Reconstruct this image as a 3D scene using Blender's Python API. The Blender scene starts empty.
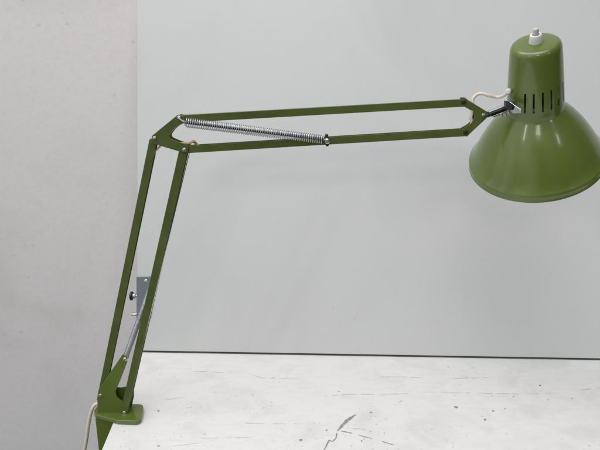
import bpy, bmesh, math, random
from mathutils import Vector, Matrix
random.seed(4)
S = bpy.context.scene; COL = S.collection
# ---------------------------------------------------------------- camera
FPX = 520.0; PITCH = math.radians(15); CAM = Vector((0, -.627, .44))
FW = Vector((0, math.cos(PITCH), -math.sin(PITCH))); UP = Vector((0, math.sin(PITCH), math.cos(PITCH)))
def ray(px, py): return FW + Vector((1, 0, 0))*((px-300)/FPX) + UP*((225-py)/FPX)
def at(px, py, Y=0.0):                       # picture point -> point on the vertical plane y = Y
    r = ray(px, py); return CAM + r*((Y-CAM.y)/r.y)
def on_z(px, py, Z=0.0):
    r = ray(px, py); return CAM + r*((Z-CAM.z)/r.z)
cd = bpy.data.cameras.new('camera'); cam = bpy.data.objects.new('camera', cd); COL.objects.link(cam)
cam.location = CAM; cam.rotation_euler = (math.radians(90)-PITCH, 0, 0)
cd.sensor_width = 36; cd.lens = FPX/600*36; cd.clip_start = .01; cd.clip_end = 50
S.camera = cam
# ---------------------------------------------------------------- materials
def mat(name, col, rough=.5, metal=0.0, coat=0.0, bump=0.0, bscale=200, var=0.0, vscale=8, spec=.5, chips=0):
    m = bpy.data.materials.new(name); m.use_nodes = True; n = m.node_tree.nodes; l = m.node_tree.links
    b = n['Principled BSDF']
    b.inputs['Base Color'].default_value = (*col, 1); b.inputs['Roughness'].default_value = rough
    b.inputs['Metallic'].default_value = metal; b.inputs['Coat Weight'].default_value = coat
    b.inputs['Coat Roughness'].default_value = .06; b.inputs['Specular IOR Level'].default_value = spec
    tc = n.new('ShaderNodeTexCoord')
    if var:
        t = n.new('ShaderNodeTexNoise'); t.inputs['Scale'].default_value = vscale; t.inputs['Detail'].default_value = 5
        l.new(tc.outputs['Object'], t.inputs['Vector'])
        r = n.new('ShaderNodeMapRange'); r.inputs[1].default_value = .3; r.inputs[2].default_value = .7
        r.inputs[3].default_value = 1-var; r.inputs[4].default_value = 1+var
        l.new(t.outputs['Fac'], r.inputs[0])
        h = n.new('ShaderNodeHueSaturation'); h.inputs['Color'].default_value = (*col, 1)
        l.new(r.outputs[0], h.inputs['Value']); l.new(h.outputs[0], b.inputs['Base Color'])
        r2 = n.new('ShaderNodeMapRange'); r2.inputs[3].default_value = max(rough-.06, .02); r2.inputs[4].default_value = rough+.08
        l.new(t.outputs['Fac'], r2.inputs[0]); l.new(r2.outputs[0], b.inputs['Roughness'])
    if chips:                                     # rare small nicks through the enamel
        t = n.new('ShaderNodeTexNoise'); t.inputs['Scale'].default_value = 150; t.inputs['Detail'].default_value = 2
        l.new(tc.outputs['Object'], t.inputs['Vector'])
        r = n.new('ShaderNodeMapRange'); r.inputs[1].default_value = chips; r.inputs[2].default_value = chips+.02
        l.new(t.outputs['Fac'], r.inputs[0]); mx = n.new('ShaderNodeMix'); mx.data_type = 'RGBA'
        l.new(r.outputs[0], mx.inputs[0]); l.new(h.outputs[0], mx.inputs[6]); mx.inputs[7].default_value = (.10, .10, .075, 1)
        l.new(mx.outputs[2], b.inputs['Base Color'])
    if bump:
        t = n.new('ShaderNodeTexNoise'); t.inputs['Scale'].default_value = bscale; t.inputs['Detail'].default_value = 4
        l.new(tc.outputs['Object'], t.inputs['Vector'])
        bp = n.new('ShaderNodeBump'); bp.inputs['Strength'].default_value = bump; bp.inputs['Distance'].default_value = .0006
        l.new(t.outputs['Fac'], bp.inputs['Height']); l.new(bp.outputs[0], b.inputs['Normal'])
    return m
GREEN = mat('green_enamel', (.104, .145, .023), .19, coat=.3, bump=.30, bscale=32, var=.10, vscale=22, chips=.755)
GSHADED = mat('green_enamel_arms_shaded', (.080, .103, .023), .25, coat=.0, spec=.4, bump=.15, bscale=120, var=.14, vscale=40, chips=.75)  # same green enamel, shading of the arms put into a darker colour
CHROME = mat('chrome', (.62, .62, .62), .16, 1)
STEEL = mat('zinc_plated_steel', (.42, .43, .45), .38, 1, bump=.3, bscale=400, var=.1, vscale=60)
SPRING = mat('spring_steel', (.50, .50, .51), .26, 1)
BLACK = mat('black_plastic', (.012, .012, .012), .35)
DARK = mat('dark_steel', (.05, .05, .048), .4, .8)
WHITEP = mat('white_plastic', (.72, .70, .67), .35)
GREYP = mat('grey_plastic', (.52, .49, .45), .4)
CORD = mat('cream_cord', (.68, .60, .50), .5, bump=.2, bscale=500)
TAN = mat('aged_tan_cord', (.60, .42, .27), .55)
RIVET = mat('rivet_nickel', (.55, .52, .48), .3, 1)
BULB = mat('frosted_glass_bulb', (.75, .75, .72), .3)
# inside of the shade is white: own material
INNER = mat('white_enamel', (.7, .7, .67), .4)
ALU = mat('zinc_sheet', (.19, .205, .23), .45, .45, bump=.2, bscale=300, var=.08, vscale=50)
EDGE = mat('gap_shadow', (.05, .05, .045), .6)  # shadow line of the gap under the board, as a dark colour
MARK = mat('worn_mark', (.30, .29, .275), .7, var=.3, vscale=300)
MARKL = mat('faint_scratch', (.58, .565, .54), .7, var=.2, vscale=400)

def surface(name, base, dirt, spot, rough, s_dirt, s_spot, spot_lo, grain, gstretch, bump, coat=0, spotamt=1.0, dirt_lo=.45, dirt_hi=.75, tint=None):
    """painted surface: broad dirt clouds, small chips, fine stretched grain"""
    m = bpy.data.materials.new(name); m.use_nodes = True; n = m.node_tree.nodes; l = m.node_tree.links
    b = n['Principled BSDF']; tc = n.new('ShaderNodeTexCoord')
    def noise(scale, detail=6, vec=None, dist=0, ro=.6):
        t = n.new('ShaderNodeTexNoise'); t.inputs['Scale'].default_value = scale; t.inputs['Detail'].default_value = detail
        t.inputs['Distortion'].default_value = dist; t.inputs['Roughness'].default_value = ro
        l.new(vec or tc.outputs['Object'], t.inputs['Vector']); return t.outputs['Fac']
    def ramp(v, a, c, lo=0, hi=1):
        r = n.new('ShaderNodeMapRange'); r.inputs[1].default_value = a; r.inputs[2].default_value = c
        r.inputs[3].default_value = lo; r.inputs[4].default_value = hi; r.interpolation_type = 'SMOOTHSTEP'
        l.new(v, r.inputs[0]); return r.outputs[0]
    def mul(a, c):
        x = n.new('ShaderNodeMath'); x.operation = 'MULTIPLY'; l.new(a, x.inputs[0])
        if isinstance(c, float): x.inputs[1].default_value = c
        else: l.new(c, x.inputs[1])
        return x.outputs[0]
    def mix(f, a, c):
        x = n.new('ShaderNodeMix'); x.data_type = 'RGBA'; l.new(f, x.inputs[0])
        if isinstance(a, tuple): x.inputs[6].default_value = (*a, 1)
        else: l.new(a, x.inputs[6])
        x.inputs[7].default_value = (*c, 1); return x.outputs[2]
    mp = n.new('ShaderNodeMapping'); mp.inputs['Scale'].default_value = gstretch; l.new(tc.outputs['Object'], mp.inputs['Vector'])
    g = noise(grain, 5, mp.outputs[0])
    col = mix(ramp(noise(s_dirt, 8, dist=.6), dirt_lo, dirt_hi), base, dirt)
    col = mix(ramp(g, .42, .8, 0, .55), col, dirt)
    patch = ramp(noise(s_dirt*.8+1.3, 3), .45, .62)
    sp = mul(mul(ramp(noise(s_spot, 3, dist=.3, ro=.5), spot_lo, spot_lo+.05), patch), spotamt)
    col = mix(sp, col, spot)
    if tint: col = mix(ramp(noise(1.7, 2), .35, .7, 0, .8), col, tint)
    l.new(col, b.inputs['Base Color'])
    l.new(ramp(g, .2, .8, rough-.07, rough+.1), b.inputs['Roughness']); b.inputs['Coat Weight'].default_value = coat
    bp = n.new('ShaderNodeBump'); bp.inputs['Strength'].default_value = bump; bp.inputs['Distance'].default_value = .0008
    l.new(g, bp.inputs['Height']); l.new(bp.outputs[0], b.inputs['Normal'])
    return m
TABLE = surface('worn_white_tabletop', (.785, .765, .74), (.69, .668, .64), (.36, .35, .33), .5, 17, 210, .66, 34, (1, 3.5, 1), .25, spotamt=.8)
WALLM = surface('plastered_wall', (.78, .745, .72), (.70, .668, .642), (.34, .33, .31), .75, 4.5, 60, .69, 120, (1, 1, 1), .4, spotamt=.3)
BOARD = surface('grey_lacquered_board', (.61, .605, .592), (.555, .55, .536), (.38, .38, .37), .42, 2.6, 60, .74, 500, (1, 1, 1), .05, spotamt=.6)

# ---------------------------------------------------------------- mesh helpers
def obj(name, bm, m, parent=None, smooth=True, bevel=0, flat_ang=35, solid=0):
    me = bpy.data.meshes.new(name); bmesh.ops.recalc_face_normals(bm, faces=bm.faces); bm.to_mesh(me); bm.free()
    for x in (m if isinstance(m, list) else [m]): me.materials.append(x)
    o = bpy.data.objects.new(name, me); COL.objects.link(o)
    if smooth:
        for p in me.polygons: p.use_smooth = True
        me.set_sharp_from_angle(angle=math.radians(flat_ang))
    if solid:
        s = o.modifiers.new('solid', 'SOLIDIFY'); s.thickness = solid; s.offset = -1
        if isinstance(m, list): s.material_offset = 1
        es = o.modifiers.new('split', 'EDGE_SPLIT'); es.split_angle = math.radians(50)
    if bevel:
        b = o.modifiers.new('bevel', 'BEVEL'); b.width = bevel*(1.5 if bevel == .0005 else 1); b.segments = 2; b.limit_method = 'ANGLE'; b.harden_normals = True
    if parent: o.parent = parent
    return o
def prism(bm, pts, d, mi=0):
    """pts: list of Vectors (planar loop), extruded along d"""
    a = [bm.verts.new(p) for p in pts]; b = [bm.verts.new(p+d) for p in pts]; n = len(pts)
    fs = [bm.faces.new(a), bm.faces.new(b[::-1])]
    for i in range(n): fs.append(bm.faces.new((a[i], b[i], b[(i+1) % n], a[(i+1) % n])))
    for f in fs: f.material_index = mi
def frame_of(d):
    d = d.normalized(); a = Vector((0, 0, 1)) if abs(d.z) < .9 else Vector((0, 1, 0))
    u = d.cross(a).normalized(); return u, d.cross(u).normalized(), d
def lathe(bm, o, axis, prof, seg=32, mi=0, caps=True):
    u, v, w = frame_of(axis); rings = []
    for r, h in prof:
        rings.append([bm.verts.new(o + w*h + (u*math.cos(2*math.pi*k/seg)+v*math.sin(2*math.pi*k/seg))*r) for k in range(seg)])
    for a, b in zip(rings, rings[1:]):
        for k in range(seg): bm.faces.new((a[k], a[(k+1) % seg], b[(k+1) % seg], b[k])).material_index = mi
    if caps:
        bm.faces.new(rings[0]).material_index = mi; bm.faces.new(rings[-1]).material_index = mi
def tube(bm, pts, r, seg=10, mi=0):
    """swept tube with parallel transport; r number or list"""
    rings = []; u = None
    for i, p in enumerate(pts):
        t = (pts[min(i+1, len(pts)-1)] - pts[max(i-1, 0)]).normalized()
        if u is None: u = frame_of(t)[0]
        u = (u - t*u.dot(t)).normalized(); v = t.cross(u)
        rr = r[i] if isinstance(r, list) else r
        rings.append([bm.verts.new(p + (u*math.cos(2*math.pi*k/seg)+v*math.sin(2*math.pi*k/seg))*rr) for k in range(seg)])
    for a, b in zip(rings, rings[1:]):
        for k in range(seg): bm.faces.new((a[k], a[(k+1) % seg], b[(k+1) % seg], b[k])).material_index = mi
    bm.faces.new(rings[0]); bm.faces.new(rings[-1])
def smooth_path(ps, n=10):
    out = []; P = [ps[0]] + list(ps) + [ps[-1]]
    for i in range(1, len(P)-2):
        a, b, c, d = P[i-1:i+3]
        for k in range(n):
            t = k/n; out.append(.5*((2*b)+(c-a)*t+(2*a-5*b+4*c-d)*t*t+(3*b-a-3*c+d)*t**3))
    out.append(ps[-1]); return out
def rivet(parent, px, py, Y, r=.0026, m=RIVET, name='rivet', h=.0016, length=None):
    bm = bmesh.new(); p = at(px, py, Y)
    lathe(bm, p, Vector((0, -1, 0)), [(r, -.0002), (r, h*.35), (r*.82, h*.8), (r*.45, h)], 20)
    if length: lathe(bm, p, Vector((0, 1, 0)), [(r*.6, 0), (r*.6, length), (r, length), (r, length+h)], 16)
    return obj(name, bm, m, parent)
def tag(o, label=None, cat=None, group=None, kind=None):
    for k, v in (('label', label), ('category', cat), ('group', group), ('kind', kind)):
        if v: o[k] = v
    return o
def empty(name, loc):
    o = bpy.data.objects.new(name, None); COL.objects.link(o); o.location = loc; o.empty_display_size = .02; return o
def adopt(root):                                # keep world places of parts under a moved Empty
    for ch in root.children:
        ch.matrix_parent_inverse = Matrix.Translation(root.location).inverted()

# ---------------------------------------------------------------- wall, table, board
bm = bmesh.new(); WY = .345
prism(bm, [Vector((-2.2, WY, -1.0)), Vector((2.2, WY, -1.0)), Vector((2.2, WY, 1.9)), Vector((-2.2, WY, 1.9))], Vector((0, .1, 0)))
wall = obj('wall', bm, WALLM, smooth=False); tag(wall, kind='structure')

E0 = on_z(143, 352); E1 = on_z(102, 450); ed = (E0-E1).normalized()
FL = E1 - ed*.30; BL = E0 + ed*.13
BL = E1 + ed*((WY-.002-E1.y)/ed.y)
bm = bmesh.new()
prism(bm, [FL, Vector((1.15, FL.y, 0)), Vector((1.15, BL.y, 0)), BL], Vector((0, 0, -.03)))
def flat(pts, mi, z=.0003):
    vs = [bm.verts.new(Vector((p.x, p.y, z))) for p in pts]; f = bm.faces.new(vs); f.material_index = mi
def stroke(pp, w, mi, z=.0003, jag=.0):
    pts = [on_z(*p) for p in pp]; L = []; R_ = []
    fine = []
    for a, b in zip(pts, pts[1:]):
        nn = max(2, int((b-a).length/.0025))
        for k in range(nn): fine.append(a.lerp(b, k/nn))
    fine.append(pts[-1])
    for i, p in enumerate(fine):
        t = (fine[min(i+1, len(fine)-1)]-fine[max(0, i-1)]).normalized(); nrm = Vector((-t.y, t.x, 0))
        ww = w*(.35+.65*math.sin(math.pi*(i+.4)/(len(fine)+.2)))*random.uniform(1-jag, 1+jag)
        L.append(p+nrm*ww); R_.append(p-nrm*ww*random.uniform(1-jag, 1+jag))
    gap = 0
    for i in range(len(fine)-1):
        if mi == 2 and len(fine) > 8:             # faint scratches are broken
            if gap > 0: gap -= 1; continue
            if random.random() < .10: gap = random.randint(1, 5)
        flat([R_[i], R_[i+1], L[i+1], L[i]], mi, z)
def chip(px, py, w, h, mi=1):
    c = on_z(px, py); k = 9
    flat([c+Vector((math.cos(2*math.pi*i/k)*w*random.uniform(.6, 1.15), math.sin(2*math.pi*i/k)*h*random.uniform(.6, 1.15), 0)) for i in range(k)], mi)
stroke([(337.5, 431), (341, 427), (347, 420.5), (353, 416.5), (355.5, 414.8)], .0023, 1, jag=.25)
stroke([(337, 433), (336, 438), (332.5, 441.5), (329, 440.3), (327.5, 443), (326, 447), (322, 452)], .0010, 1, jag=.5)
stroke([(340, 431), (346, 432), (352, 433.3)], .0007, 1, jag=.4)
stroke([(358, 435), (365, 437), (372, 438.6)], .0008, 1, jag=.4)
stroke([(382, 441.5), (388, 443.4), (393.5, 445)], .0009, 1, jag=.4)
stroke([(351, 428.4), (360, 429), (366, 430)], .0004, 2, jag=.4)
stroke([(193, 371.4), (205, 371.5), (214, 372)], .0007, 2, jag=.4)
stroke([(214, 372.2), (224, 372.8)], .0004, 2, jag=.4)
stroke([(332, 395.5), (350, 394.4), (380, 394.3), (408, 393.6)], .0006, 2, jag=.5)
stroke([(380, 376.8), (402, 377), (425, 377.6)], .0006, 2, jag=.4)
stroke([(448, 378.4), (470, 378), (489, 377.4)], .0006, 2, jag=.5)
stroke([(420, 392), (470, 393), (520, 394), (560, 393)], .0004, 2, jag=.5)
stroke([(245, 423.2), (252, 423.2)], .0007, 2, jag=.4); stroke([(252, 423.4), (305, 424)], .0003, 2, jag=.5)
stroke([(200, 438.4), (255, 437.2)], .0003, 2, jag=.5); stroke([(168, 447), (200, 443)], .0003, 2, jag=.5)
stroke([(248, 373), (262, 378), (300, 378.6)], .0004, 2, jag=.5)
stroke([(165, 400), (178, 398), (184, 397)], .0004, 2, jag=.5)
stroke([(580, 390), (600, 388)], .0006, 2, jag=.4)
stroke([(399, 402.6), (402.5, 400.4)], .0007, 2, jag=.3)
for c in [(456, 407.3, .0033, .0026), (485, 419.8, .002, .0022), (493, 411, .002, .002), (489, 415.5, .0008, .0008), (505, 408.5, .0014, .001),
          (540, 385.5, .002, .0022), (513.5, 396.8, .0018, .001), (455, 395.6, .001, .001), (371, 412.5, .0022, .0015), (359, 408.5, .0009, .001),
          (300.5, 440, .0026, .0018), (326.5, 430.3, .0014, .0014), (339, 391.3, .0024, .0008), (325.5, 396.5, .0012, .001), (215, 392.4, .0013, .0015),
          (158.5, 411, .0014, .0022), (158.5, 446, .002, .0012), (189, 381.5, .001, .0008), (274, 378, .0014, .0008), (384.5, 433.5, .0008, .003),
          (361.5, 441, .0014, .0016), (351.5, 446, .0012, .001), (340.6, 416.7, .001, .0008), (386, 419, .0012, .0012), (398, 427, .0012, .001),
          (589, 446, .0012, .0026), (562, 439.6, .001, .0016), (572, 398.4, .0024, .0007), (398, 449, .001, .001), (228, 388.5, .001, .001),
          (253, 396, .001, .001), (303, 373.5, .001, .001), (301, 388.7, .001, .001), (217, 402, .0008, .001), (160, 374.6, .0014, .0006)]:
    chip(*c, mi=1 if c[2] > .0013 else 2)
for _ in range(620):                             # tiny nicks
    px = random.uniform(120, 640); py = random.uniform(358, 470)
    if px < 165 and py > 400: continue
    chip(px, py, random.uniform(.0003, .0010), random.uniform(.0002, .0006), 2)
for _ in range(0):
    px = random.uniform(150, 600); py = random.uniform(362, 460); L_ = random.uniform(4, 16); s_ = random.uniform(-.12, .12)
    stroke([(px, py), (px+L_*.5, py+L_*.5*s_+random.uniform(-.4, .4)), (px+L_, py+L_*s_)], random.uniform(.0001, .0002), 2, jag=.6)
table = obj('table', bm, [TABLE, MARK, MARKL], smooth=False)
tag(table, 'worn white tabletop with scratches and dark chips, under the green lamp clamp', 'table')

B0 = on_z(137.5, 352.2); B1 = on_z(600, 360.2); bd = (B1-B0).normalized(); lean = math.radians(13.5)
bn = Vector((-bd.y, bd.x, 0)).normalized()      # pointing away from camera
bup = (Vector((0, 0, 1))*math.cos(lean) + bn*math.sin(lean)).normalized(); bthick = bd.cross(bup).normalized()
if bthick.y < 0: bthick = -bthick
broot = empty('display_board', B0 + Vector((0, 0, .001)))
TH = .012
bm = bmesh.new(); b0 = B0 + bup*.0027
topL = 0.60
# left edge is cut so that it stays a straight upright edge
prism(bm, [b0, b0+bd*.95, b0+bd*.95+bup*topL, b0+bup*topL], bthick*TH)
obj('panel', bm, BOARD, broot, smooth=False, bevel=.0008)
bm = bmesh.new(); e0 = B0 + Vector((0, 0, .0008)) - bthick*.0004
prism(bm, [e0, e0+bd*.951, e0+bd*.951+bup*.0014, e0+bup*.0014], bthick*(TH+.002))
obj('gap_shadow_strip', bm, EDGE, broot, smooth=False)  # dark strip drawn in place of the shadow between board and table
# zinc bracket near the lower left corner of the board
def bpt(px, py, off=0.0):                        # point on the board's front plane (+ off toward camera)
    o_ = b0 - bthick*off; r = ray(px, py); t = (o_-CAM).dot(bthick)/r.dot(bthick); return CAM + r*t
bm = bmesh.new()
prism(bm, [bpt(136.4, 277, .0022), bpt(136.4, 318, .0022), bpt(150.5, 318, .0022), bpt(153, 276.6, .0022)], bthick*.0022)
plate = obj('bracket_plate', bm, ALU, broot, smooth=False, bevel=.0004)
bm = bmesh.new(); c = bpt(146, 281, .0024); lathe(bm, c, -bthick, [(.0030, 0), (.0030, .0006), (.0022, .0014), (.0008, .0017)], 20)
prism(bm, [c-bthick*.0016+bd*.0018+bup*.0003, c-bthick*.0016+bd*.0018-bup*.0003, c-bthick*.0016-bd*.0018-bup*.0003, c-bthick*.0016-bd*.0018+bup*.0003], -bthick*.0004)
obj('screw', bm, CHROME, plate)
bm = bmesh.new(); k0 = bpt(138, 296, -.005); kd = -bd
lathe(bm, k0, kd, [(.0024, 0), (.0024, .003), (.0046, .0045), (.0046, .0078), (.0030, .009), (.0030, .0095)], 24)
sp = obj('knob_collar', bm, CHROME, plate)
bm = bmesh.new(); lathe(bm, k0, kd, [(.0050, .0088), (.0074, .0094), (.0078, .0106), (.0078, .0118), (.0066, .0130), (.003, .0134)], 28)
obj('knob', bm, BLACK, plate)
bm = bmesh.new(); k1 = bpt(138, 314.3, -.004); lathe(bm, k1, kd, [(.0027, 0), (.0027, .0112), (.0022, .012)], 20)
obj('pin', bm, CHROME, plate)
adopt(broot)
for ch in plate.children: ch.matrix_parent_inverse = (plate.matrix_parent_inverse).inverted()
tag(broot, 'tall smooth grey board standing on the white table behind the green lamp', 'board')

# ---------------------------------------------------------------- the lamp
lamp = empty('desk_lamp', at(115, 415, 0)); Yv = Vector((0, 1, 0))
def sheet(name, px_pts, Y, th, m=GSHADED, bevel=.0004, extra=None, parent=lamp):
    bm = bmesh.new(); prism(bm, [at(x, y, Y) for x, y in px_pts], Vector((0, th, 0)))
    if extra: extra(bm)
    return obj(name, bm, m, parent, smooth=False, bevel=bevel)
def arc(p0, p1, p2, n=6):                        # quadratic bend in picture points
    return [((1-t)**2*p0[0]+2*t*(1-t)*p1[0]+t*t*p2[0], (1-t)**2*p0[1]+2*t*(1-t)*p1[1]+t*t*p2[1]) for t in [k/n for k in range(n+1)]]
def channel(name, a, b, w, Yf, Yb, open_side, m, th=.0011):
    """pressed U-section bar between picture points a, b; web opposite to open_side (+1 = clockwise side)"""
    A = at(*a, 0); B = at(*b, 0); d = (B-A).normalized(); nrm = Vector((d.z, 0, -d.x))*open_side
    hw = w/2; bm = bmesh.new()
    A = Vector((A.x, 0, A.z)); B = Vector((B.x, 0, B.z))
    sec = [(-hw, Yf), (hw, Yf), (hw, Yf+th), (-hw+th, Yf+th), (-hw+th, Yb-th), (hw, Yb-th), (hw, Yb), (-hw, Yb)]
    ends = 3; rows = []
    L = (B-A).length
    for s in (0, 1):
        rows.append([A + d*(L*s) + nrm*x + Vector((0, y, 0)) for x, y in sec])
    va = [bm.verts.new(p) for p in rows[0]]; vb = [bm.verts.new(p) for p in rows[1]]
    for i in range(8): bm.faces.new((va[i], vb[i], vb[(i+1) % 8], va[(i+1) % 8]))
    bm.faces.new(va[::-1]); bm.faces.new(vb)
    return obj(name, bm, m, lamp, smooth=False, bevel=.0005)

# clamp -------------------------------------------------------
cl0 = on_z(94, 411.5); 
ZT = .0068
def zt(px, py, z): return on_z(px, py, z)
bm = bmesh.new()
outline = arc((97, 415.5), (93.2, 414.5), (94.2, 410.0), 4)[1:] + arc((97, 405.5), (99, 404), (103, 403.6), 3) + [(139, 403.8)] + arc((139, 403.8), (143.6, 404), (143.4, 407), 4)[1:] + arc((141.6, 416.6), (141, 420.2), (136, 421), 4) + [(118, 420.4)]
pts = [zt(x, y, ZT) for x, y in outline]
prism(bm, pts, Vector((0, 0, -.0060)))
cpl = obj('clamp_plate', bm, GREEN, lamp, smooth=False, bevel=.0016)
cpl.modifiers['bevel'].segments = 3; cpl.modifiers['bevel'].width = .0013
# upright jaw hanging outside the table edge, tapering downwards, bent into an angle
exd = Vector((ed.y, -ed.x, 0))                   # outwards from the table edge is -exd
out = -exd if exd.x > 0 else exd
def jaw(bm, s0, s1, z0, z1, w0, w1):
    pass
YJ = zt(97, 415.5, ZT).y + .0015
J = E1 + ed*((YJ-E1.y)/ed.y)                     # table edge beside the jaw's front face
q = J + out*.0012
bm = bmesh.new()
tl = at(94.6, 413.6, YJ); tl.z = .0012; lo = at(98.6, 449, YJ)
prism(bm, [Vector((tl.x, YJ, .0012)), Vector((q.x, YJ, .0012)), Vector((q.x, YJ, -.058)), Vector((q.x-.0035, YJ, -.060)), lo+(lo-tl)*.45+Vector((0, 0, 0)), lo], Vector((0, .0022, 0)))
obj('clamp_gusset', bm, GREEN, lamp, smooth=False, bevel=.0006)
bm = bmesh.new(); q2 = q + ed*.0035
prism(bm, [Vector((q2.x, q2.y, .0011)), Vector((q2.x, q2.y, .0011))+ed*.028, Vector((q2.x, q2.y, -.060))+ed*.022, Vector((q2.x, q2.y, -.060))], out*.0022)
obj('clamp_jaw', bm, GREEN, lamp, smooth=False, bevel=.0006)
bm = bmesh.new()
prism(bm, [Vector((q.x, q.y, -.058))-ed*.0, Vector((q.x, q.y, -.058))+ed*.022, Vector((q.x, q.y, -.058))+ed*.022-out*.04, Vector((q.x, q.y, -.058))-out*.04], Vector((0, 0, -.0025)))
obj('clamp_lower_jaw', bm, GREEN, lamp, smooth=False, bevel=.0006)
bm = bmesh.new(); s0 = Vector((q.x, q.y, 0))+ed*.011-out*.026
lathe(bm, Vector((s0.x, s0.y, -.085)), Vector((0, 0, 1)), [(.0035, 0), (.0035, .048), (.010, .049), (.010, .052)], 20)
lathe(bm, Vector((s0.x, s0.y, -.098)), Vector((0, 0, 1)), [(.011, 0), (.013, .003), (.013, .010), (.006, .013)], 8)
obj('clamp_screw', bm, STEEL, lamp)
# swivel stub between clamp and bracket
bm = bmesh.new(); c = zt(112, 412.5, ZT); lathe(bm, Vector((c.x, 0.0, ZT-.0005)), Vector((0, 0, 1)), [(.0032, 0), (.0032, .0015), (.003, .003), (.003, .006)], 24)
obj('swivel_pin', bm, DARK, lamp)

# base bracket : two cheeks joined by a web -------------------
cheek = [(121.5, 356)] + arc((122, 355), (124.5, 353.5), (127, 356), 3) + arc((127.2, 362), (121.5, 378), (116.4, 389), 5) + arc((115.4, 392), (115.6, 397), (119.5, 399.5), 4) + \
    [(129.3, 406.2), (129.0, 415.5), (127, 416.3), (97.4, 412)] + arc((97.4, 400), (97.2, 395), (98.6, 389.5), 4)
chf = sheet('bracket_cheek', cheek, -.0042, .0014, GREEN)
cheek2 = [p for p in cheek]
bm = bmesh.new(); prism(bm, [at(x, y, -.0042)+Vector((0, .0125, 0)) for x, y in [(98.6, 392), (104, 391), (118, 393), (127, 391), (131, 392), (131, 402), (128, 415.5), (97.4, 412)]], Vector((0, .0014, 0)))
obj('bracket_cheek', bm, GREEN, lamp, smooth=False, bevel=.0004)
bm = bmesh.new(); A = at(97.4, 412, -.0030); prism(bm, [A, A+Vector((0, .0110, 0)), at(97.2, 396, -.0030)+Vector((0, .0110, 0)), at(97.2, 396, -.0030)], Vector((.0014, 0, 0)))
A = at(98.4, 411.6, -.0030); B = at(127, 415.6, -.0030); prism(bm, [A, B, B+Vector((0, .0110, 0)), A+Vector((0, .0110, 0))], Vector((0, 0, .0014)))
obj('bracket_web', bm, GREEN, lamp, smooth=False, bevel=.0004)

# lower arm bars ----------------------------------------------
W = .0094
lb = channel('lower_arm_bar', (100.6, 400), (153.7, 140), W, -.0024, .0048, 1, GSHADED)
# right bar: two straps seen one behind the other
def strap(bm, a, b, w, Y0, th):
    A = at(*a, 0); B = at(*b, 0); d = (B-A).normalized(); nrm = Vector((d.z, 0, -d.x))*w/2
    A.y = B.y = Y0; prism(bm, [A-nrm, A+nrm, B+nrm, B-nrm], Vector((0, th, 0)))
bm = bmesh.new(); strap(bm, (123.8, 417), (184.1, 151), .0098, -.0064, .0018)
obj('lower_arm_bar', bm, GSHADED, lamp, smooth=False, bevel=.0006)
bm = bmesh.new(); strap(bm, (127.0, 402), (184.1, 151), .0098, .0036, .0014)
obj('lower_arm_bar', bm, GSHADED, lamp, smooth=False, bevel=.0005)
bm = bmesh.new(); tube(bm, [at(130.4, 396, .0012), at(189.4, 153, .0012)], .00055, 8); obj('highlight_rod', bm, CHROME, lamp)  # thin bright rod added to draw the highlight line along the bar
# upper arm bars ----------------------------------------------
channel('upper_arm_bar', (180.5, 118.8), (464.5, 102.6), .0088, -.0058, .0058, 1, GSHADED)
channel('upper_arm_bar', (184.5, 149.2), (466.5, 132.0), .0088, -.0058, .0058, -1, GSHADED)

# elbow bracket -----------------------------------------------
elbow = [(176.6, 115.6)] + arc((177, 115), (180, 113.8), (184.2, 116.5), 3) + [(185.8, 120.6)] + arc((184, 122.5), (176, 126), (172.6, 130), 4) + \
    arc((169.6, 134), (168.2, 136.8), (170, 138.2), 4) + arc((174, 140.2), (180, 142.6), (186.4, 144.4), 3) + [(188.4, 145.4), (188.2, 150)] + arc((188, 152.4), (184, 153.4), (180.2, 151.8), 3) + \
    [(158, 145.2)] + arc((152, 142.6), (150.4, 138.6), (152.4, 135.4), 4)
sheet('elbow_plate', elbow, -.0074, .0013)
bm = bmesh.new(); prism(bm, [at(x, y, -.0074)+Vector((0, .0136, 0)) for x, y in elbow], Vector((0, .0013, 0)))
obj('elbow_plate', bm, GSHADED, lamp, smooth=False, bevel=.0004)
# end bracket (Y shaped) ---------------------------------------
endb = [(462, 97.8)] + arc((464, 97.2), (466, 98), (468, 100), 3) + [(486.5, 111.2)] + arc((488, 112), (491, 113.6), (488.6, 116.4), 4) + \
    [(469.5, 134.2)] + arc((467.6, 136.4), (465, 136.8), (461.6, 135.2), 3) + [(463, 128.2)] + arc((468, 125.5), (474.8, 121), (474.2, 115.4), 5) + arc((473.8, 111.5), (470, 108.2), (463.6, 106), 4)
sheet('end_plate', endb, -.0044, .0013)
bm = bmesh.new(); prism(bm, [at(x, y, -.0044)+Vector((0, .0075, 0)) for x, y in endb], Vector((0, .0013, 0)))
obj('end_plate', bm, GSHADED, lamp, smooth=False, bevel=.0004)
bm = bmesh.new(); strip = [(463, 129.2)] + arc((469, 126), (475.6, 121), (475, 115.4), 6) 
ps = [at(x, y, -.0030) for x, y in strip]
for a, b in zip(ps, ps[1:]):
    prism(bm, [a, b, b+Vector((0, .006, 0)), a+Vector((0, .006, 0))], Vector((.0007, 0, .0006)))
obj('end_plate_web', bm, GSHADED, lamp, smooth=False)
# rivets --------------------------------------------------------
for x, y, Y, r in ((179.2, 117.6, -.0076, .0026), (154.8, 138.0, -.0076, .0026), (184.5, 149.6, -.0076, .0027), (483.4, 115.3, -.0046, .0026)):
    rivet(lamp, x, y, Y, r, length=.0145)
for x, y in ((463.6, 101.9), (465.6, 132.4)): rivet(lamp, x, y, -.0060, .0026, DARK, length=.0118)
rivet(lamp, 100.6, 395.4, -.0044, .0028, RIVET, length=.0135)
rivet(lamp, 124.4, 412.6, -.0066, .0026, RIVET, length=.0155)
rivet(lamp, 125.0, 359.4, -.0044, .0029, RIVET, length=.007)
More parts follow.
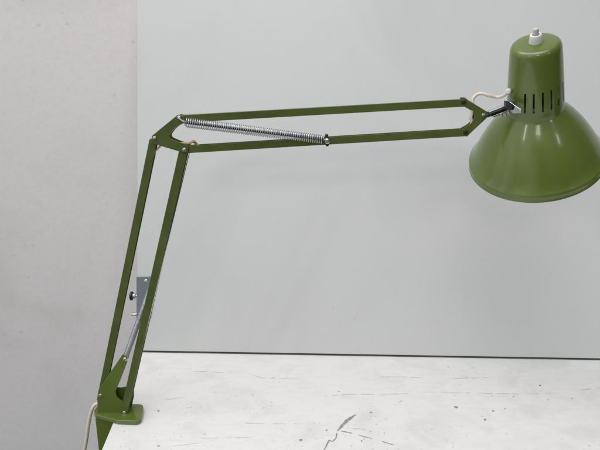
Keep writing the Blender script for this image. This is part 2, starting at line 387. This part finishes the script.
# springs --------------------------------------------------------
def coil(name, A, B, r0, r1, wire, pitch, m, seg=14, rod=None):
    bm = bmesh.new(); u, v, w = frame_of(B-A); L = (B-A).length; n = int(L/pitch); pts = []
    for i in range(n*seg+1):
        s = i/(n*seg); an = 2*math.pi*i/seg; r = r0+(r1-r0)*s
        e = min(1, min(s, 1-s)*n*1.2+.35)
        pts.append(A + w*(L*s) + (u*math.cos(an)+v*math.sin(an))*r*e)
    tube(bm, pts, wire, 6)
    return obj(name, bm, m, lamp, flat_ang=80)
YS = -.0145
SA = at(185, 122.4, YS); SB = at(323.5, 139.5, YS)
bm = bmesh.new(); tube(bm, [SA.lerp(SB, -.005), SB], .0015, 12); rod_bm = bm
us = coil('upper_spring', SA, SB, .0054, .0047, .00062, .0025, SPRING)
obj('spring_core', rod_bm, DARK, us)
bm = bmesh.new()                                 # hooks and pins holding the spring
tube(bm, smooth_path([SA+Vector((.004, 0, 0)), SA+Vector((-.001, 0, .001)), at(180.5, 119.5, YS+.002), at(178.6, 117.6, YS+.004), at(178.6, 117.6, -.006)]), .0009, 8)
obj('hook', bm, SPRING, us); 
bm = bmesh.new(); c = at(326.6, 140.2, YS)
tube(bm, smooth_path([SB-Vector((.004, 0, 0)), SB+Vector((.001, 0, 0)), c+Vector((.001, -.001, .002))]), .0009, 8)
lathe(bm, at(326.8, 140.2, -.003), Vector((0, -1, 0)), [(.0018, 0), (.0018, .012), (.0030, .0122), (.0030, .014), (.0020, .0148)], 18)
obj('hook', bm, RIVET, us)
bm = bmesh.new()                                 # small clip gripping the lower bar at the spring pin
for dx, dz in ((-.0002, .0050), (.0006, -.0056)):
    cc = at(326.8, 140.0, -.0078); lathe(bm, cc+Vector((dx, 0, dz)), Vector((0, -1, 0)), [(.0020, -.006), (.0020, .001), (.0012, .0018)], 14)
prism(bm, [at(325.0, 136.5, -.0080), at(328.4, 136.3, -.0080), at(328.8, 144, -.0080), at(325.4, 144.2, -.0080)], Vector((0, .0016, 0)))
obj('spring_clip', bm, DARK, us)
LA = at(126.2, 355.5, -.001); LB = at(153.5, 280, -.001)
ls = coil('lower_spring', LA, LB, .0028, .0028, .00105, .00168, STEEL, 12)
bm = bmesh.new(); tube(bm, [at(125, 359.4, -.001), LA, LA.lerp(LB, .05)], .0012, 8)
obj('hook', bm, SPRING, ls); bm = bmesh.new(); tube(bm, [LB, at(158.5, 263, .0), at(159, 260, .0)], .0012, 8); obj('hook', bm, SPRING, ls)
# cords -----------------------------------------------------------
bm = bmesh.new()
pth = [at(101, 409, .002), at(99, 404.2, .004), at(95, 404.8, .004), at(91.4, 411, .003), at(88.6, 424, .003), at(87, 436, .003), at(84.6, 450, .003), at(80, 470, .003), at(77, 500, 0.003), at(74, 560, 0.003)]
tube(bm, smooth_path(pth), .00245, 12)
obj('power_cord', bm, CORD, lamp, flat_ang=80)
bm = bmesh.new()
pth = [at(440, 134.0, .0), at(464, 132, .0), at(471.5, 123.5, .0), at(470.9, 117.4, .0), at(473, 110, .0), at(472.6, 104, .0), at(473, 98.8, .001), at(477, 94.6, .001), at(482, 93.6, -.002), at(489, 95.6, -.004), at(497, 97.2, -.004), at(503.5, 95.6, -.012), at(508.0, 91.6, -.016), at(512, 89, -.008)]
tube(bm, smooth_path(pth), .0019, 12)
obj('power_cord', bm, CORD, lamp, flat_ang=80)
bm = bmesh.new()
tube(bm, smooth_path([at(158, 139, .0), at(166, 136, -.001), at(171, 130.6, -.002), at(177, 124.8, -.003), at(184, 122, -.003), at(192, 119, .0)]), .0016, 10)
tube(bm, smooth_path([at(162, 143, .001), at(159.4, 147.0, .001), at(155, 151.5, .0012), at(151.5, 158, .0012)]), .0013, 10)
tube(bm, smooth_path([at(176, 145, .001), at(183, 143.2, -.001), at(189, 143.0, -.004), at(193.4, 141.4, -.003), at(196, 143.6, 0), at(200, 147, .0)]), .0017, 10)
obj('power_cord', bm, TAN, lamp, flat_ang=80)
# ---------------------------------------------------------------- head
TX, TY = -.2906, .459
HA = Vector((math.sin(TX), -math.sin(TY), math.cos(TY)*math.cos(TX))).normalized(); HO = Vector((.2764, 0, .4186))
HU = HA.cross(Vector((0, 1, 0))).normalized(); HV = HA.cross(HU).normalized()
def hp(r, h, ang): return HO + HA*h + (HU*math.cos(ang)+HV*math.sin(ang))*r
tc_ = (CAM-HO); FA = math.atan2(tc_.dot(HV), tc_.dot(HU))     # angle that faces the camera
# shade: bell with a straight rolled rim
prof = [(.0275, .012), (.0282, .004), (.0300, -.002), (.0335, -.0065), (.0400, -.0135), (.0475, -.0225), (.0545, -.0320), (.0612, -.0430), (.0668, -.0530), (.0715, -.0620), (.0752, -.0690), (.0782, -.0728),
        (.0796, -.0745), (.0798, -.0765), (.0798, -.0820), (.0803, -.0829), (.0799, -.0836)]
seg = 128; bm = bmesh.new(); rings = [[bm.verts.new(hp(r, h, 2*math.pi*k/seg)) for k in range(seg)] for r, h in prof]
for a, b in zip(rings, rings[1:]):
    for k in range(seg): bm.faces.new((a[k], a[(k+1) % seg], b[(k+1) % seg], b[k]))
shade = obj('lamp_shade', bm, [GREEN, INNER], lamp, solid=.0011, flat_ang=50)
# cap (lamp housing) with real ventilation slots
prof = [(.0312, -.0060), (.0313, -.0040)] + [(.0312-.0000*i, -.0020+i*.0022) for i in range(1)] + [(.0311, .0000), (.0308, .0040), (.0306, .0075), (.0304, .0110), (.0301, .0155), (.0299, .0190), (.0295, .0260),
        (.0287, .0400), (.0276, .0560), (.0264, .0690), (.0256, .0735), (.0244, .0762), (.0225, .0777), (.0200, .0783), (.0120, .0788), (.0058, .0790)]
prof = [(.0312, -.0065), (.0314, -.0040), (.0312, .0010), (.0309, .0040), (.0307, .0080), (.0302, .0180), (.0298, .0250), (.0293, .0325),
        (.0288, .0400), (.0277, .0560), (.0266, .0680), (.0259, .0728), (.0247, .0756), (.0228, .0772), (.0200, .0779), (.0120, .0784), (.0058, .0786)]
# slot angles measured from the side facing the camera (radians)
def ang_of(px):                                   # find the angle whose slot centre lands on picture column px
    best = None
    for i in range(-900, 901):
        a = FA + i*.0018; p = hp(.0302, .0200, a)-CAM; x = 300+FPX*p.x/p.dot(FW)
        if best is None or abs(x-px) < best[0]: best = (abs(x-px), a)
    return best[1]
slots = [ang_of(x) for x in (524.9, 533.7, 543.0, 551.6, 559.0)]
st = slots[1]-slots[2]
for k in (1, 2, 3, 4): slots.append(slots[4]-st*k*1.0)
half = .036
cuts = []
for s in slots: cuts += [s-half, s+half]
base = [2*math.pi*k/96 for k in range(96)]
angs = [a for a in base if all(abs((a-s+math.pi) % (2*math.pi)-math.pi) > half*1.35 for s in slots)] + [c % (2*math.pi) for c in cuts]
angs = sorted(a % (2*math.pi) for a in angs); N = len(angs)
bm = bmesh.new(); rings = [[bm.verts.new(hp(r, h, a)) for a in angs] for r, h in prof]
for j, (a, b) in enumerate(zip(rings, rings[1:])):
    for k in range(N):
        a0 = angs[k]; a1 = angs[(k+1) % N] if k < N-1 else angs[0]+2*math.pi; mid = (a0+a1)/2
        if j in (4, 5, 6) and any(abs((mid-s+math.pi) % (2*math.pi)-math.pi) < half*.9 for s in slots): continue
        bm.faces.new((a[k], a[(k+1) % N], b[(k+1) % N], b[k]))
bm.faces.new(rings[-1])
cap = obj('lamp_cap', bm, GREEN, lamp, solid=.0010, flat_ang=50)
# dark lamp holder inside and the bulb
bm = bmesh.new(); lathe(bm, HO, HA, [(.018, -.010), (.020, -.004), (.020, .060), (.012, .074)], 32); obj('bulb_socket', bm, BLACK, lamp)
bm = bmesh.new(); lathe(bm, HO, HA, [(.012, -.010), (.014, -.020), (.024, -.038), (.027, -.050), (.024, -.062), (.014, -.071), (.004, -.074)], 40); obj('light_bulb', bm, BULB, lamp)
# push button
bm = bmesh.new(); lathe(bm, HO+HU*.000, HA, [(.0070, .0770), (.0070, .0795), (.0064, .0830), (.0061, .0862), (.0057, .0870), (.0040, .0872), (.0040, .086)], 32)
sw = obj('switch_collar', bm, WHITEP, lamp)
bm = bmesh.new(); lathe(bm, HO, HA, [(.0031, .0868), (.0031, .0925), (.0026, .0936), (.0012, .0939)], 24); obj('push_button', bm, GREYP, sw)
# cord grommet
bm = bmesh.new(); g = at(508.6, 91.2, -.016); lathe(bm, g, (at(505.5, 93.4, -.022)-at(512, 89, .0)), [(.0022, -.006), (.0028, -.003), (.0032, .001), (.0027, .0024), (.002, .003)], 20); obj('grommet', bm, WHITEP, lamp)
# swivel joint: chrome yoke, rod and screw
bm = bmesh.new()
a = at(487, 114.6, -.001); b = at(509.5, 106.6, -.006)
d = (b-a).normalized(); nz = Vector((-d.z, 0, d.x))
def bar(bm, a, b, hh, y0, y1, off=0):
    prism(bm, [Vector((p.x, 0, p.z))+Vector((0, y0, 0)) for p in (a+nz*(off-hh), b+nz*(off-hh), b+nz*(off+hh), a+nz*(off+hh))], Vector((0, y1-y0, 0)))
bar(bm, a, b, .0015, -.0115, -.0015, .0026); bar(bm, a+d*.003, b, .0010, -.0105, -.0015, -.0034)
yoke = obj('swivel_yoke', bm, CHROME, lamp, smooth=False, bevel=.0004)
bm = bmesh.new(); tube(bm, [a-d*.001-nz*.0006+Vector((0, -.003, 0)), b-nz*.0006+Vector((0, -.001, 0))], .0024, 16)
for k in range(9):
    c = a.lerp(b, .15+k*.09)-nz*.0006+Vector((0, -.0025, 0)); lathe(bm, c, d, [(.0024, -.0004), (.0030, 0), (.0024, .0004)], 16)
obj('threaded_rod', bm, DARK, yoke)
bm = bmesh.new()
for k, (t, h) in enumerate(((.50, .0052), (.66, .0060), (.82, .0052))):
    c = a.lerp(b, t)-nz*.0030+Vector((0, -.008, 0)); lathe(bm, c, -nz, [(.0011, 0), (.0011, h-.0015), (.0007, h-.001)], 12)
obj('lock_screw', bm, CHROME, yoke)
# chrome bent lug fixed to the cap
bm = bmesh.new(); F = lambda x, y, o=0: at(x, y, -.022+o)
prism(bm, [F(509.6, 101.4, .0), F(514, 104.6, -.005), F(521.0, 109.2, -.0145), F(521.4, 113.2, -.0145), F(513.0, 113.6, -.005), F(509.4, 109.8, .001)], Vector((.0008, .002, 0)))
lug = obj('mounting_lug', bm, CHROME, lamp, smooth=False, bevel=.0005)
bm = bmesh.new(); prism(bm, [F(506.0, 100.4, .006), F(510.6, 102.6, -.003), F(513.0, 107.0, -.006), F(511.0, 110.6, -.004), F(506.4, 109.8, .005)], Vector((0, .007, 0)))
obj('pivot_block', bm, DARK, lug, smooth=False, bevel=.0006)
adopt(lamp)
inv = lamp.matrix_basis
bpy.context.view_layer.update()
for ch in lamp.children:
    for g in ch.children: g.matrix_parent_inverse = Matrix.Identity(4)
for g in plate.children: g.matrix_parent_inverse = Matrix.Identity(4)
tag(lamp, 'olive green jointed desk lamp with bell shade and steel springs, clamped to white table', 'lamp')

# ---------------------------------------------------------------- light
def area(name, loc, target, sx, sy, power, col):
    ld = bpy.data.lights.new(name, 'AREA'); ld.shape = 'RECTANGLE'; ld.size = sx; ld.size_y = sy; ld.energy = power; ld.color = col
    o = bpy.data.objects.new(name, ld); COL.objects.link(o); o.location = loc
    o.rotation_euler = (Vector(target)-Vector(loc)).to_track_quat('-Z', 'Y').to_euler(); return o
for wx, wp, ww, wh in ((-2.3, 3.4, .15, .34), (-.40, 4.0, .42, .26), (1.35, 1.7, .15, .34)):
    area('window_light', (wx, -2.15, 1.15), (.1, .1, .3), ww, wh, wp, (1, .99, .97))
area('ceiling_light', (-.35, -.38, 1.9), (-.05, -.05, 0), 1.9, 1.0, 20, (1, .995, .985))
w = bpy.data.worlds.new('World'); S.world = w; w.use_nodes = True; nt = w.node_tree; bg = nt.nodes['Background']
tc = nt.nodes.new('ShaderNodeTexCoord'); dp = nt.nodes.new('ShaderNodeVectorMath'); dp.operation = 'DOT_PRODUCT'
nt.links.new(tc.outputs['Generated'], dp.inputs[0]); dp.inputs[1].default_value = (-.78, .0, .72)
rp = nt.nodes.new('ShaderNodeValToRGB'); e = rp.color_ramp.elements
e[0].position = .2; e[0].color = (.05, .05, .05, 1); e[1].position = 1; e[1].color = (1.05, 1.12, 1.22, 1)
k = e.new(.5); k.color = (.22, .22, .22, 1); k = e.new(.70); k.color = (.60, .625, .665, 1)
mr = nt.nodes.new('ShaderNodeMapRange'); mr.inputs[1].default_value = -1; nt.links.new(dp.outputs['Value'], mr.inputs[0]); nt.links.new(mr.outputs[0], rp.inputs[0])
nz = nt.nodes.new('ShaderNodeTexNoise'); nz.inputs['Scale'].default_value = 1.9; nz.inputs['Detail'].default_value = 2
nt.links.new(tc.outputs['Generated'], nz.inputs['Vector'])           # unseen room: light and dark noise added for uneven reflections
m2 = nt.nodes.new('ShaderNodeMapRange'); m2.inputs[1].default_value = .35; m2.inputs[2].default_value = .65
m2.inputs[3].default_value = .35; m2.inputs[4].default_value = 1.65; nt.links.new(nz.outputs['Fac'], m2.inputs[0])
vm = nt.nodes.new('ShaderNodeVectorMath'); vm.operation = 'SCALE'; nt.links.new(rp.outputs[0], vm.inputs[0]); nt.links.new(m2.outputs[0], vm.inputs['Scale'])
nt.links.new(vm.outputs[0], bg.inputs['Color']); bg.inputs['Strength'].default_value = 1.0
S.view_settings.view_transform = 'Standard'; S.view_settings.look = 'None'; S.view_settings.exposure = 0; S.view_settings.gamma = 1
S.render.engine = 'CYCLES'
